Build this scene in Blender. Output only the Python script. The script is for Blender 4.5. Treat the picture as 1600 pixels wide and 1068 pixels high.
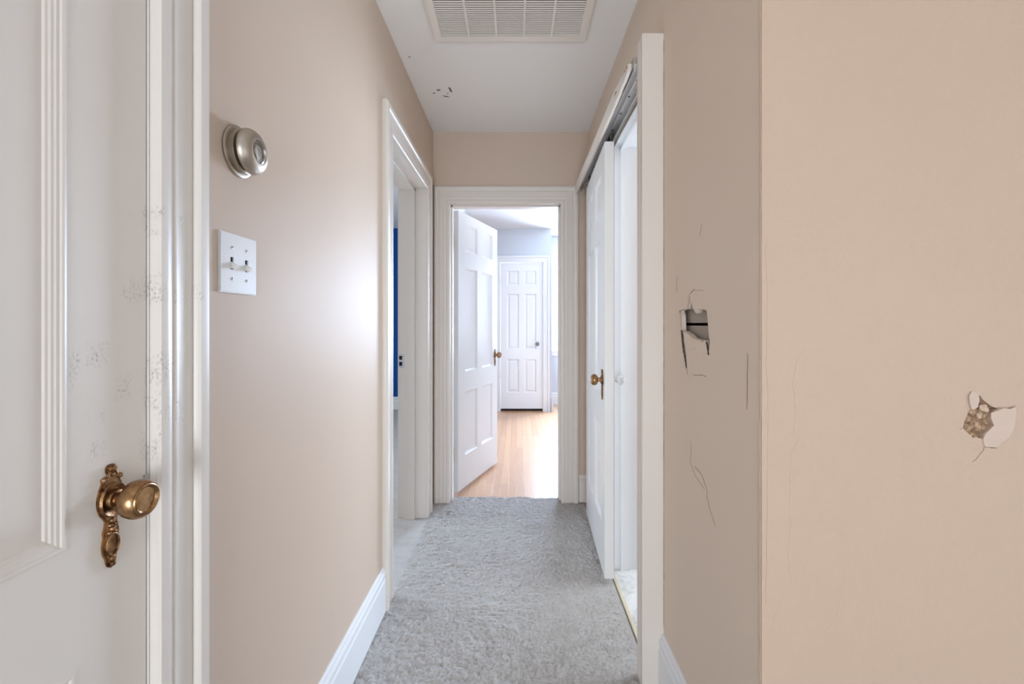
import bpy, bmesh, math, random
import numpy as np
from mathutils import Vector, Matrix
from mathutils.geometry import tessellate_polygon

random.seed(7)
rng = np.random.default_rng(7)
S = bpy.context.scene
C = S.collection
PI = math.pi
for o in list(bpy.data.objects):
    bpy.data.objects.remove(o)

# ------------------------------------------------------------------ camera
F, VX, VY, CAMH = 700.0, 807.0, 505.0, 1.175
cam = bpy.data.cameras.new('camera')
cam.sensor_width = 36.0
cam.lens = F / 1600 * 36
cam.shift_x = -(VX - 800) / 1600
cam.shift_y = -(534 - VY) / 1600
cam.clip_start = 0.02
camo = bpy.data.objects.new('camera', cam)
C.objects.link(camo)
camo.location = (0, 0, CAMH)
camo.rotation_euler = (PI / 2, 0, 0)
S.camera = camo

# ------------------------------------------------------------------ world, exposure
w = bpy.data.worlds.new('world')
S.world = w
w.use_nodes = True
w.node_tree.nodes['Background'].inputs[0].default_value = (0.75, 0.86, 1.0, 1)
w.node_tree.nodes['Background'].inputs[1].default_value = 1.0
S.view_settings.view_transform = 'Standard'
S.view_settings.look = 'None'
S.view_settings.gamma = 1
S.view_settings.use_curve_mapping = False
S.view_settings.exposure = 0.87

# ------------------------------------------------------------------ daylight through the windows, plus added fill lamps
def area(name, loc, to, sx, sy, power, col):
    l = bpy.data.lights.new(name, 'AREA')
    l.shape = 'RECTANGLE'
    l.size, l.size_y = sx, sy
    l.energy = power
    l.color = col
    o = bpy.data.objects.new(name, l)
    C.objects.link(o)
    o.location = loc
    d = Vector(to) - Vector(loc)
    o.rotation_euler = d.to_track_quat('-Z', 'Y').to_euler()
    return o
area('daylight_arched_window', (1.0, 6.76, 1.42), (0.8, 0, 1.0), 0.96, 1.4, 240, (0.66, 0.80, 1.0))
area('fill_far_room_side', (2.84, 4.5, 1.4), (0, 4.5, 1.3), 1.6, 1.4, 7, (1.0, 0.96, 0.90))  # added fill lamp for the far room, no window built here
area('daylight_bathroom_window', (2.15, 2.05, 1.35), (0, 1.95, 1.15), 1.4, 1.6, 24, (0.77, 0.89, 1.0))
area('daylight_bedroom_window', (-3.9, 2.9, 1.4), (0, 2.5, 1.2), 1.6, 1.4, 45, (0.80, 0.90, 1.0))
area('fill_foyer_front', (-0.12, -2.4, 0.70), (0.3, 1, 0.55), 0.8, 1.2, 33, (0.80, 0.90, 1.0))  # added fill lamp behind the camera, no window there
area('fill_foyer_side', (2.45, -1.0, 0.75), (-0.4, 0.9, 0.8), 1.5, 1.1, 10, (0.80, 0.90, 1.0))  # second added fill lamp, brightens the left wall, no window there

# ------------------------------------------------------------------ materials
def srgb(r, g, b):
    f = lambda c: (c / 255 / 12.92) if c / 255 <= 0.04045 else ((c / 255 + 0.055) / 1.055) ** 2.4
    return (f(r), f(g), f(b), 1)

class NT:
    def __init__(s, name):
        s.m = bpy.data.materials.new(name)
        s.m.use_nodes = True
        s.t = s.m.node_tree
        s.b = s.t.nodes['Principled BSDF']
    def n(s, typ, **kw):
        x = s.t.nodes.new(typ)
        for k, v in kw.items():
            setattr(x, k, v)
        return x
    def l(s, a, b):
        s.t.links.new(a, b)
    def val(s, a, inp):
        if hasattr(a, 'links') or hasattr(a, 'is_linked'):
            s.l(a, inp)
        else:
            inp.default_value = a
    def math(s, op, a, b=0.0, c=None, clamp=False):
        x = s.n('ShaderNodeMath', operation=op)
        x.use_clamp = clamp
        s.val(a, x.inputs[0]); s.val(b, x.inputs[1])
        if c is not None: s.val(c, x.inputs[2])
        return x.outputs[0]
    def pos(s):
        return s.n('ShaderNodeNewGeometry').outputs['Position']
    def mapping(s, v, scale=(1, 1, 1), loc=(0, 0, 0), rot=(0, 0, 0)):
        x = s.n('ShaderNodeMapping')
        x.inputs['Scale'].default_value = scale
        x.inputs['Location'].default_value = loc
        x.inputs['Rotation'].default_value = rot
        s.l(v, x.inputs['Vector'])
        return x.outputs[0]
    def noise(s, v, scale, detail=3, rough=0.5, dist=0.0):
        x = s.n('ShaderNodeTexNoise')
        s.l(v, x.inputs['Vector'])
        x.inputs['Scale'].default_value = scale
        x.inputs['Detail'].default_value = detail
        x.inputs['Roughness'].default_value = rough
        x.inputs['Distortion'].default_value = dist
        return x.outputs['Fac']
    def ramp(s, f, stops):
        x = s.n('ShaderNodeValToRGB')
        s.l(f, x.inputs[0])
        e = x.color_ramp.elements
        while len(e) < len(stops): e.new(0.5)
        for i, (p, c) in enumerate(stops):
            e[i].position = p
            e[i].color = c if len(c) == 4 else (*c, 1)
        return x.outputs[0]
    def mix(s, f, a, b):
        x = s.n('ShaderNodeMix', data_type='RGBA')
        s.val(f, x.inputs[0])
        for v, i in ((a, 6), (b, 7)):
            s.val(v, x.inputs[i])
        return x.outputs[2]
    def bump(s, h, strength, dist, prev=None):
        x = s.n('ShaderNodeBump')
        x.inputs['Strength'].default_value = strength
        x.inputs['Distance'].default_value = dist
        s.l(h, x.inputs['Height'])
        if prev is not None: s.l(prev, x.inputs['Normal'])
        return x.outputs[0]
    def boxes(s, p, bs):
        """soft mask that is 1 inside any of the boxes (centre, half size)"""
        tot = None
        for c, h in bs:
            sub = s.n('ShaderNodeVectorMath', operation='SUBTRACT')
            s.l(p, sub.inputs[0]); sub.inputs[1].default_value = c
            ab = s.n('ShaderNodeVectorMath', operation='ABSOLUTE')
            s.l(sub.outputs[0], ab.inputs[0])
            dv = s.n('ShaderNodeVectorMath', operation='DIVIDE')
            s.l(ab.outputs[0], dv.inputs[0]); dv.inputs[1].default_value = h
            sp = s.n('ShaderNodeSeparateXYZ')
            s.l(dv.outputs[0], sp.inputs[0])
            mx = s.math('MAXIMUM', sp.outputs[0], s.math('MAXIMUM', sp.outputs[1], sp.outputs[2]))
            m = s.math('MULTIPLY', s.math('SUBTRACT', 1.0, mx), 2.0, clamp=True)
            tot = m if tot is None else s.math('MAXIMUM', tot, m)
        return tot

def paint(name, col, rough=0.4, bscale=60, bstr=0.12, var=0.04, scuffs=None, scuff_col=None, coat=0.0, patches=None, brush=None):
    t = NT(name)
    p = t.pos()
    n1 = t.noise(p, 2.3, 3)
    dark = tuple(c * (1 - var) for c in col[:3]) + (1,)
    lite = tuple(min(1, c * (1 + var)) for c in col[:3]) + (1,)
    base = t.mix(n1, dark, lite)
    if scuffs:
        m = t.boxes(p, scuffs)
        nz = t.noise(t.mapping(p, (1, 1.3, .8)), 240, 7, 0.75)
        ms = t.ramp(nz, [(0.50, (0, 0, 0)), (0.62, (1, 1, 1))])
        blot = t.ramp(t.noise(t.mapping(p, (1, 1, .6)), 38, 3), [(0.40, (0, 0, 0)), (0.60, (1, 1, 1))])
        mm = t.math('MULTIPLY', t.math('MULTIPLY', m, ms), blot)
        base = t.mix(t.math('MULTIPLY', mm, 0.55), base, scuff_col or srgb(112, 92, 80))
    t.l(base, t.b.inputs['Base Color'])
    t.b.inputs['Roughness'].default_value = rough
    t.b.inputs['Specular IOR Level'].default_value = 0.10 if 'wall' in name else 0.5
    t.b.inputs['Coat Weight'].default_value = coat
    t.b.inputs['Coat Roughness'].default_value = 0.3
    h = t.noise(p, bscale, 4, 0.6)
    nb = t.bump(h, bstr, 0.002)
    big = t.noise(p, 3.0, 2)
    nb = t.bump(big, 0.25, 0.01, nb)
    if patches:
        m = t.boxes(p, patches)
        pn = t.noise(t.mapping(p, (1, 1, .6)), 9, 4, 0.6, 0.6)
        st = t.ramp(pn, [(0.50, (0, 0, 0)), (0.53, (1, 1, 1))])
        nb = t.bump(t.math('MULTIPLY', m, st), 0.25, 0.0006, nb)
    if brush:
        nb = t.bump(t.noise(t.mapping(p, brush), 40, 3), 0.06, 0.001, nb)
    t.l(nb, t.b.inputs['Normal'])
    return t.m

def LP(x, y, X=-0.535):      # a point of the photograph's left wall plane
    Y = -X * F / (VX - x)
    return Y, CAMH + (VY - y) * Y / F
def RP(x, y, X=0.474):
    Y = X * F / (x - VX)
    return Y, CAMH + (VY - y) * Y / F
def FP(x, y, Y=0.866):
    return (x - VX) * Y / F, CAMH + (VY - y) * Y / F

def lbox(x0, y0, x1, y1):
    a = LP(x0, y0); b = LP(x1, y1)
    return ((-0.535, (a[0] + b[0]) / 2, (a[1] + b[1]) / 2), (0.06, abs(a[0] - b[0]) / 2 + .001, abs(a[1] - b[1]) / 2 + .004))

scf = [lbox(*b) for b in ((241, 318, 262, 372), (277, 335, 287, 370), (219, 415, 264, 476), (272, 428, 296, 476),
                          (302, 428, 312, 470), (242, 530, 276, 600), (240, 610, 268, 690), (236, 655, 264, 700),
                          (270, 620, 292, 665), (130, 545, 150, 616), (155, 535, 200, 570), (200, 588, 226, 622),
                          (160, 645, 190, 712), (240, 700, 262, 712), (208, 445, 222, 465))]
M = {}
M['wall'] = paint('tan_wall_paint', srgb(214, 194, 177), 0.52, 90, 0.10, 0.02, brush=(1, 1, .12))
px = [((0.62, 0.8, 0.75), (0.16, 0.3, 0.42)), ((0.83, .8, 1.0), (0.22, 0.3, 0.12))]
M['wallc'] = paint('tan_wall_dimmed_orange_peel', srgb(200, 175, 155), 0.5, 130, 0.55, 0.03, patches=px)  # same tan paint, darkened to stand in for weaker light on this wall
M['wallr'] = paint('tan_wall_lightened', srgb(229, 211, 194), 0.5, 90, 0.10, 0.02)  # same tan paint, lightened to stand in for missing light
M['ceil'] = paint('ceiling_paint', srgb(243, 241, 238), 0.55, 60, 0.08, 0.015)
M['cream'] = paint('cream_gloss_trim_paint', srgb(229, 220, 211), 0.38, 60, 0.10, 0.02, scuffs=scf, brush=(1, 1, .1))
M['white'] = paint('white_gloss_trim_paint', srgb(228, 228, 228), 0.28, 60, 0.08, 0.01)
M['basew'] = paint('bright_white_baseboard_paint', srgb(238, 240, 244), 0.26, 60, 0.05, 0.01)
M['blue'] = paint('navy_wall_paint', srgb(22, 74, 140), 0.5, 90, 0.1, 0.03)
M['pale'] = paint('pale_blue_grey_wall_paint', srgb(203, 207, 212), 0.5, 90, 0.1, 0.01)
M['rawwood'] = paint('bare_wood', srgb(172, 120, 82), 0.7, 90, 0.4, 0.2, brush=(1, .05, 1))
M['lath'] = paint('grey_plaster_backing', srgb(178, 168, 158), 0.8, 60, 0.5, 0.08)
M['crack'] = paint('brown_crack', srgb(120, 100, 86), 0.9, 90, 0.1, 0.2)  # even brown for cracks and ceiling spots
M['crackd'] = paint('dark_crack', srgb(62, 50, 42), 0.9, 90, 0.1, 0.2)
M['flake'] = paint('loose_paint_flake', srgb(204, 180, 164), 0.5, 40, 0.6, 0.03)
M['dark'] = paint('dark_parts_and_shade', srgb(30, 26, 24), 0.9, 60, 0.1, 0.05)  # near black for dark parts and for shade painted into gaps
M['switch'] = paint('white_plastic', srgb(232, 229, 228), 0.3, 60, 0.0, 0.0)
M['ivory'] = paint('ivory_plastic', srgb(230, 226, 220), 0.3, 60, 0.0, 0.0)
M['vent'] = paint('vent_enamel', srgb(238, 230, 221), 0.4, 60, 0.03, 0.01)

def metal(name, col, rough, var=0.0, col2=None, bstr=0.0):
    t = NT(name)
    p = t.pos()
    if col2:
        n = t.noise(p, 90, 5, 0.6)
        t.l(t.mix(t.ramp(n, [(0.38, (0, 0, 0)), (0.62, (1, 1, 1))]), col, col2), t.b.inputs['Base Color'])
    else:
        t.b.inputs['Base Color'].default_value = col
    t.b.inputs['Metallic'].default_value = 1
    t.b.inputs['Roughness'].default_value = rough
    if bstr:
        t.l(t.bump(t.noise(p, 220, 4), bstr, 0.002), t.b.inputs['Normal'])
    return t.m
M['brass'] = metal('aged_brass', srgb(176, 140, 100), 0.3, col2=srgb(140, 104, 72), bstr=0.12)
M['brassr'] = metal('worn_cast_brass', srgb(168, 130, 92), 0.42, col2=srgb(104, 74, 50), bstr=0.5)
M['nickel'] = metal('brushed_nickel', srgb(182, 171, 158), 0.42)
M['steel'] = metal('galvanised_steel', srgb(214, 213, 212), 0.33, col2=srgb(196, 195, 194))
M['screw'] = metal('screw_steel', srgb(196, 192, 188), 0.35)

def plaster():
    t = NT('crumbled_brown_plaster')
    p = t.pos()
    n = t.noise(p, 95, 6, 0.7)
    t.l(t.ramp(n, [(0.34, srgb(112, 84, 62)), (0.52, srgb(170, 138, 110)), (0.66, srgb(216, 190, 162))]), t.b.inputs['Base Color'])
    t.b.inputs['Roughness'].default_value = 0.95
    t.l(t.bump(n, 0.8, 0.004), t.b.inputs['Normal'])
    return t.m
M['plaster'] = plaster()

def carpet_mat(name, c1, c2):
    t = NT(name)
    p = t.pos()
    n = t.noise(p, 260, 3, 0.7)
    n2 = t.noise(t.mapping(p, (1, 2.2, 1)), 9, 4, 0.6)
    a = t.mix(n, c1, c2)
    spot = t.ramp(n2, [(0.30, (0.86, 0.84, 0.83)), (0.55, (1, 1, 1))])
    mul = t.n('ShaderNodeMix', data_type='RGBA'); mul.blend_type = 'MULTIPLY'
    mul.inputs[0].default_value = 0.8
    t.l(a, mul.inputs[6]); t.l(spot, mul.inputs[7])
    t.l(mul.outputs[2], t.b.inputs['Base Color'])
    t.b.inputs['Roughness'].default_value = 1
    t.b.inputs['Specular IOR Level'].default_value = 0.1
    t.b.inputs['Sheen Weight'].default_value = 0.25
    t.b.inputs['Sheen Roughness'].default_value = 0.6
    t.l(t.bump(t.noise(p, 320, 4, 0.7), 0.8, 0.004), t.b.inputs['Normal'])
    return t.m
M['carpet'] = carpet_mat('grey_plush_carpet', srgb(150, 144, 141), srgb(232, 228, 225))

def wood_floor():
    t = NT('oak_strip_floor')
    p = t.pos()
    b = t.n('ShaderNodeTexBrick')
    t.l(t.mapping(p, (1, 1, 1), rot=(0, 0, PI / 2)), b.inputs['Vector'])
    b.inputs['Scale'].default_value = 1
    b.inputs['Brick Width'].default_value = 0.95
    b.inputs['Row Height'].default_value = 0.057
    b.inputs['Mortar Size'].default_value = 0.0012
    b.inputs['Mortar Smooth'].default_value = 0.2
    b.inputs['Color1'].default_value = srgb(214, 166, 124)
    b.inputs['Color2'].default_value = srgb(192, 142, 102)
    b.inputs['Mortar'].default_value = srgb(110, 72, 46)
    gr = t.noise(t.mapping(p, (1, .06, 1)), 90, 4, 0.6)
    c = t.mix(t.math('MULTIPLY', gr, 0.45), b.outputs['Color'], srgb(228, 184, 146))
    t.l(c, t.b.inputs['Base Color'])
    t.b.inputs['Roughness'].default_value = 0.33
    t.b.inputs['Coat Weight'].default_value = 0.4
    t.b.inputs['Coat Roughness'].default_value = 0.2
    t.l(t.bump(t.math('SUBTRACT', 1.0, b.outputs['Fac']), 0.4, 0.001), t.b.inputs['Normal'])
    return t.m
M['oak'] = wood_floor()

def marble():
    t = NT('white_marble_vinyl')
    p = t.pos()
    n = t.noise(p, 14, 6, 0.6, 1.2)
    t.l(t.ramp(n, [(0.35, srgb(196, 196, 196)), (0.5, srgb(228, 228, 228)), (0.7, srgb(240, 240, 240))]), t.b.inputs['Base Color'])
    t.b.inputs['Roughness'].default_value = 0.3
    return t.m
M['marble'] = marble()

def glassy(name, tint=(0.95, 0.97, 1, 1), tr=0.9):
    t = NT(name)
    tb = t.n('ShaderNodeBsdfTransparent'); tb.inputs[0].default_value = tint
    gl = t.n('ShaderNodeBsdfGlossy'); gl.inputs['Roughness'].default_value = 0.03
    mx = t.n('ShaderNodeMixShader'); mx.inputs[0].default_value = 1 - tr
    t.l(tb.outputs[0], mx.inputs[1]); t.l(gl.outputs[0], mx.inputs[2])
    out = [x for x in t.t.nodes if x.type == 'OUTPUT_MATERIAL'][0]
    t.l(mx.outputs[0], out.inputs[0])
    return t.m
M['glass'] = glassy('window_glass', tr=0.94)
M['lens'] = glassy('clear_plastic_lens', tr=0.78)
def crystal():
    t = NT('clear_knob_glass')
    t.b.inputs['Base Color'].default_value = (0.92, 0.94, 0.96, 1)
    t.b.inputs['Transmission Weight'].default_value = 0.75
    t.b.inputs['Roughness'].default_value = 0.06
    t.b.inputs['IOR'].default_value = 1.5
    return t.m
M['crystal'] = crystal()

# ------------------------------------------------------------------ mesh helpers
def obj(name, bm, mat, parent=None, smooth=False, loc=None, recalc=True):
    if recalc: bmesh.ops.recalc_face_normals(bm, faces=bm.faces)
    me = bpy.data.meshes.new(name)
    bm.to_mesh(me); bm.free()
    me.materials.append(mat)
    if smooth:
        for p in me.polygons: p.use_smooth = True
        me.set_sharp_from_angle(angle=math.radians(35))
    o = bpy.data.objects.new(name, me)
    C.objects.link(o)
    if parent: o.parent = parent
    if loc is not None: o.location = loc
    return o
def tag(o, label, cat, group=None, kind=None):
    o['label'] = label; o['category'] = cat
    if group: o['group'] = group
    if kind: o['kind'] = kind
    return o
def struct(o, label, cat):
    return tag(o, label, cat, kind='structure')
def empty(name, loc, label, cat, rz=0, group=None):
    o = bpy.data.objects.new(name, None)
    C.objects.link(o)
    o.location = loc; o.rotation_euler = (0, 0, rz)
    o.empty_display_size = 0.05
    return tag(o, label, cat, group)

def box(bm, a, b, bevel=0.0):
    x0, y0, z0 = a; x1, y1, z1 = b
    v = [bm.verts.new(p) for p in ((x0, y0, z0), (x1, y0, z0), (x1, y1, z0), (x0, y1, z0), (x0, y0, z1), (x1, y0, z1), (x1, y1, z1), (x0, y1, z1))]
    fs = [bm.faces.new([v[i] for i in f]) for f in ((0, 3, 2, 1), (4, 5, 6, 7), (0, 1, 5, 4), (1, 2, 6, 5), (2, 3, 7, 6), (3, 0, 4, 7))]
    if bevel:
        es = list({e for f in fs for e in f.edges})
        bmesh.ops.bevel(bm, geom=es, offset=bevel, segments=2, affect='EDGES', profile=0.5)
    return bm
def boxes(lst, bevel=0.0):
    bm = bmesh.new()
    for a, b in lst: box(bm, a, b, bevel)
    return bm

def lathe(bm, prof, mtx=None, n=32, sx=1.0, sy=1.0):
    """prof: (radius, height) pairs round the local z axis"""
    mtx = mtx or Matrix()
    rings = []
    for r, h in prof:
        if r < 1e-6:
            rings.append([bm.verts.new(mtx @ Vector((0, 0, h)))])
        else:
            rings.append([bm.verts.new(mtx @ Vector((r * sx * math.cos(2 * PI * k / n), r * sy * math.sin(2 * PI * k / n), h))) for k in range(n)])
    for A, B in zip(rings, rings[1:]):
        for k in range(n):
            k2 = (k + 1) % n
            if len(A) == 1 and len(B) == 1: continue
            if len(A) == 1: bm.faces.new((A[0], B[k2], B[k]))
            elif len(B) == 1: bm.faces.new((A[k], A[k2], B[0]))
            else: bm.faces.new((A[k], A[k2], B[k2], B[k]))
    return bm
def tube(bm, pts, r, n=10):
    pts = [Vector(p) for p in pts]
    rs = r if isinstance(r, (list, tuple)) else [r] * len(pts)
    rings = []
    for i, p in enumerate(pts):
        d = (pts[min(i + 1, len(pts) - 1)] - pts[max(i - 1, 0)]).normalized()
        a = d.orthogonal().normalized() if i == 0 else (rings_a - d * rings_a.dot(d)).normalized()
        rings_a = a
        b = d.cross(a)
        rings.append([bm.verts.new(p + (a * math.cos(2 * PI * k / n) + b * math.sin(2 * PI * k / n)) * rs[i]) for k in range(n)])
    for A, B in zip(rings, rings[1:]):
        for k in range(n):
            bm.faces.new((A[k], A[(k + 1) % n], B[(k + 1) % n], B[k]))
    bm.faces.new(rings[0][::-1]); bm.faces.new(rings[-1])
    return bm

def prism(bm, poly, f, d0, d1, holes=()):
    """poly in 2D; f(u, v, d) -> 3D; a slab between depth d0 and d1 with through holes"""
    loops = [poly] + list(holes)
    flat = [p for L in loops for p in L]
    tris = tessellate_polygon([[Vector((u, v, 0)) for u, v in L] for L in loops])
    A = [bm.verts.new(f(u, v, d0)) for u, v in flat]
    B = [bm.verts.new(f(u, v, d1)) for u, v in flat]
    for t in tris:
        try:
            bm.faces.new([A[i] for i in t]); bm.faces.new([B[i] for i in reversed(t)])
        except ValueError: pass
    k = 0
    for L in loops:
        n = len(L)
        for i in range(n):
            j = (i + 1) % n
            bm.faces.new((A[k + i], A[k + j], B[k + j], B[k + i]))
        k += n
    return bm

# casing: profile (w across from the opening, h off the wall)
PROF = [(0, 0), (0, .012), (.003, .0155), (.012, .017), (.022, .0165), (.027, .0135), (.031, .0135), (.034, .0155),
        (.038, .0155), (.041, .014), (.070, .014), (.073, .0115), (.077, .0115), (.079, .019), (.083, .0225), (.094, .0235),
        (.103, .0225), (.108, .018), (.110, .014), (.110, 0)]
def casing(bm, a, b, top, f, W=0.11, bottom=0.0, Wl=None, Wr=None, hs=1.0):
    """opening from a to b along the wall and up to top; f(u, v, h)"""
    s = W / 0.11
    sl = (Wl or W) / 0.11; sr = (Wr or W) / 0.11
    rows = []
    for w_, h in PROF:
        h *= hs
        rows.append([bm.verts.new(f(*q)) for q in ((a - w_ * sl, bottom, h), (a - w_ * sl, top + w_ * s, h), (b + w_ * sr, top + w_ * s, h), (b + w_ * sr, bottom, h))])
    for A, B in zip(rows, rows[1:]):
        for i in range(3):
            bm.faces.new((A[i], A[i + 1], B[i + 1], B[i]))
    bm.faces.new([r[0] for r in rows]); bm.faces.new([r[3] for r in rows])
    return bm
BASE = [(0, 0), (.016, 0), (.016, .128), (.013, .134), (.0125, .142), (.015, .148), (.0145, .156), (.010, .163), (.008, .172), (.004, .177), (0, .177)]
def baseboard(bm, p0, p1, nrm):
    p0 = Vector((*p0, 0)); p1 = Vector((*p1, 0)); n = Vector((*nrm, 0))
    A = [bm.verts.new(p0 + n * t + Vector((0, 0, h))) for t, h in BASE]
    B = [bm.verts.new(p1 + n * t + Vector((0, 0, h))) for t, h in BASE]
    k = len(A)
    for i in range(k):
        j = (i + 1) % k
        bm.faces.new((A[i], A[j], B[j], B[i]))
    bm.faces.new(A); bm.faces.new(B[::-1])
    return bm

# ------------------------------------------------------------------ setting: dimensions
XL, XR, YE, H = -0.55, 0.474, 2.96, 2.437
XL2, XR2, YE2 = -0.70, 0.594, 3.09
YC = 0.866                     # the wall that faces the camera on the right
DT = 2.0
# left doorway
LA, LB, LT = 1.945, 2.72, 1.99
# near left door
NA, NB, NT_ = -0.095, 0.672, 2.0
# end doorway
EA, EB, ET = -0.437, 0.292, 1.962
# bathroom doorway
BA, BB, BT = 1.512, 2.15, 2.03

bm = boxes([((XL2, -2.6, -.02), (XL, NA - .015, H)), ((XL2, NB + .015, -.02), (XL, LA - .018, H)), ((XL2, LB + .018, -.02), (XL, YE2, H)),
            ((XL2, NA - .015, NT_ + .012), (XL, NB + .015, H)), ((XL2, LA - .018, LT + .018), (XL, LB + .018, H))])
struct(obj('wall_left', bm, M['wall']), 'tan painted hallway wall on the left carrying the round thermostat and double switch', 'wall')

# end wall
bm = boxes([((XL, YE, -.02), (EA - .018, YE2, H)), ((EB + .018, YE, -.02), (XR2, YE2, H)), ((EA - .018, YE, ET + .018), (EB + .018, YE2, H))])
struct(obj('wall_end', bm, M['wall']), 'tan wall closing the hallway around the far doorway', 'wall')

# right hall wall: far part, over-door part, near part with the broken hole
hole1 = [(200, 318), (225, 305), (265, 303), (280, 285), (293, 255), (305, 300), (325, 335), (340, 305), (375, 303), (408, 315), (414, 360),
         (419, 430), (425, 500), (433, 550), (428, 600), (421, 652), (412, 615), (406, 565), (392, 540), (375, 556), (358, 540), (330, 533), (300, 525),
         (270, 495), (230, 470), (240, 560), (252, 650), (259, 755), (251, 755), (234, 665), (218, 560), (212, 450), (208, 350)]
hole1 = [RP(1020 + x / 4.856, 420 + y / 4.856) for x, y in hole1]
fR = lambda u, v, d: (d, u, v)
bm = boxes([((XR, BB + .012, -.02), (XR2, YE, H)), ((XR, BA - .03, BT), (XR2, BB + .012, H)),
            ((.555, YC + .02, -.02), (XR2, BA - .03, H))])
prism(bm, [(YC + .003, -.02), (BA - .03, -.02), (BA - .03, H), (YC + .003, H)], fR, XR, XR + .016, [hole1])
box(bm, (XR + .016, BA - .06, -.02), (.555, BA - .03, H))
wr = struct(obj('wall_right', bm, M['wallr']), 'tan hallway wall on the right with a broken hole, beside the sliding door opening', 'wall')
bm = boxes([((XR + .026, 1.04, z), (XR + .036, 1.42, z + .098)) for z in (1.0705, 1.1765)])
box(bm, (XR + .026, 1.04, 1.04), (XR + .036, 1.42, 1.071))
box(bm, (XR + .026, 1.04, 1.276), (XR + .036, 1.42, 1.35))
obj('lath_board', bm, M['lath'], wr)
obj('cavity_shade_sheet', boxes([((XR + .050, 1.04, 1.04), (XR + .054, 1.42, 1.35))]), M['dark'], wr)  # dark sheet paints the shade in the gap between the boards
# torn edges of the first hole
def flake(pts, f, d, th, parent, mat, curl=None, name='paint_flake'):
    bm = bmesh.new()
    prism(bm, pts, f, d, d + th)
    if curl:
        for v in bm.verts:
            v.co += curl(v.co)
    return obj(name, bm, mat, parent)
z4 = lambda L: [RP(1020 + x / 4.856, 420 + y / 4.856) for x, y in L]
flake(z4([(268, 300), (287, 190), (293, 186), (297, 235), (284, 268), (280, 300)]), fR, XR - .003, .003, wr, M['flake'])
flake(z4([(214, 322), (219, 322), (224, 440), (220, 465), (214, 440)]), fR, XR - .002, .002, wr, M['flake'])


def crack(pts, f, d, wdt, parent, mat, sub=3, jit=0.0012, name='crack'):
    """thin raised sliver following a polyline on a wall"""
    P = []
    for (a, b), (c, e) in zip(pts, pts[1:]):
        for k in range(sub):
            t = k / sub
            P.append((a + (c - a) * t + random.uniform(-jit, jit), b + (e - b) * t + random.uniform(-jit, jit)))
    P.append(pts[-1])
    bm = bmesh.new()
    n = len(P)
    rows = []
    for i, (u, v) in enumerate(P):
        u0, v0 = P[max(i - 1, 0)]; u1, v1 = P[min(i + 1, n - 1)]
        du, dv = u1 - u0, v1 - v0
        L = math.hypot(du, dv) or 1
        ww = wdt * (0.25 if i in (0, n - 1) else random.uniform(.5, 1.2)) / 2
        nu, nv = -dv / L * ww, du / L * ww
        s = -1 if d[1] < d[0] else 1
        rows.append([bm.verts.new(f(u + nu, v + nv, d[0])), bm.verts.new(f(u + nu * .6, v + nv * .6, d[1])),
                     bm.verts.new(f(u - nu * .6, v - nv * .6, d[1])), bm.verts.new(f(u - nu, v - nv, d[0]))])
    for A, B in zip(rows, rows[1:]):
        for k in range(4):
            bm.faces.new((A[k], A[(k + 1) % 4], B[(k + 1) % 4], B[k]))
    bm.faces.new(rows[0]); bm.faces.new(rows[-1])
    return obj(name, bm, mat, parent)
dR = (XR + .001, XR - .0005)
crack(z4([(214, 440), (222, 540), (232, 610), (244, 680), (256, 758)]), fR, (XR + .001, XR - .0005), .0085, wr, M['crackd'], sub=5)  # dark sliver paints the shade inside the narrow left slot
crack(z4([(405, 556), (414, 590), (418, 620), (424, 655)]), fR, (XR + .001, XR - .0005), .0100, wr, M['crackd'], sub=4)  # shade of the right slot, painted as a dark sliver
crack(z4([(204, 316), (214, 345), (218, 400)]), fR, (XR + .001, XR - .0005), .0035, wr, M['crackd'], sub=4)
crack(z4([(292, 256), (288, 180), (300, 165), (318, 152)]), fR, dR, .003, wr, M['crackd'])
crack(z4([(318, 160), (365, 161), (385, 166)]), fR, dR, .0012, wr, M['crack'])
crack(z4([(257, 752), (262, 790), (266, 806)]), fR, dR, .0016, wr, M['crack'])
crack(z4([(300, 798), (345, 808), (385, 806), (405, 818)]), fR, dR, .0018, wr, M['crack'])
crack(z4([(186, 50), (180, 120), (183, 175)]), fR, dR, .0010, wr, M['crack'])
crack(z4([(300, 610), (330, 598)]), fR, dR, .0010, wr, M['crack'])
rp = lambda L: [RP(x, y) for x, y in L]
crack(rp([(1168.5, 552), (1168, 590), (1167.5, 615), (1167, 640)]), fR, dR, .0016, wr, M['crackd'])
crack(rp([(1080, 688), (1079, 722), (1086, 742), (1101, 764)]), fR, dR, .0012, wr, M['crack'])
crack(rp([(1085, 728), (1097, 742), (1104, 762), (1105, 778), (1110, 798), (1118, 822)]), fR, dR, .0020, wr, M['crack'])
crack(rp([(1093, 370), (1097, 350)]), fR, dR, .0012, wr, M['crack'])
crack([(1.4425, .2), (1.4425, .6), (1.4420, 1.1), (1.4425, 1.6), (1.4425, 2.09)], fR, dR, .0055, wr, M['crackd'], sub=26, jit=.0012)

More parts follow.
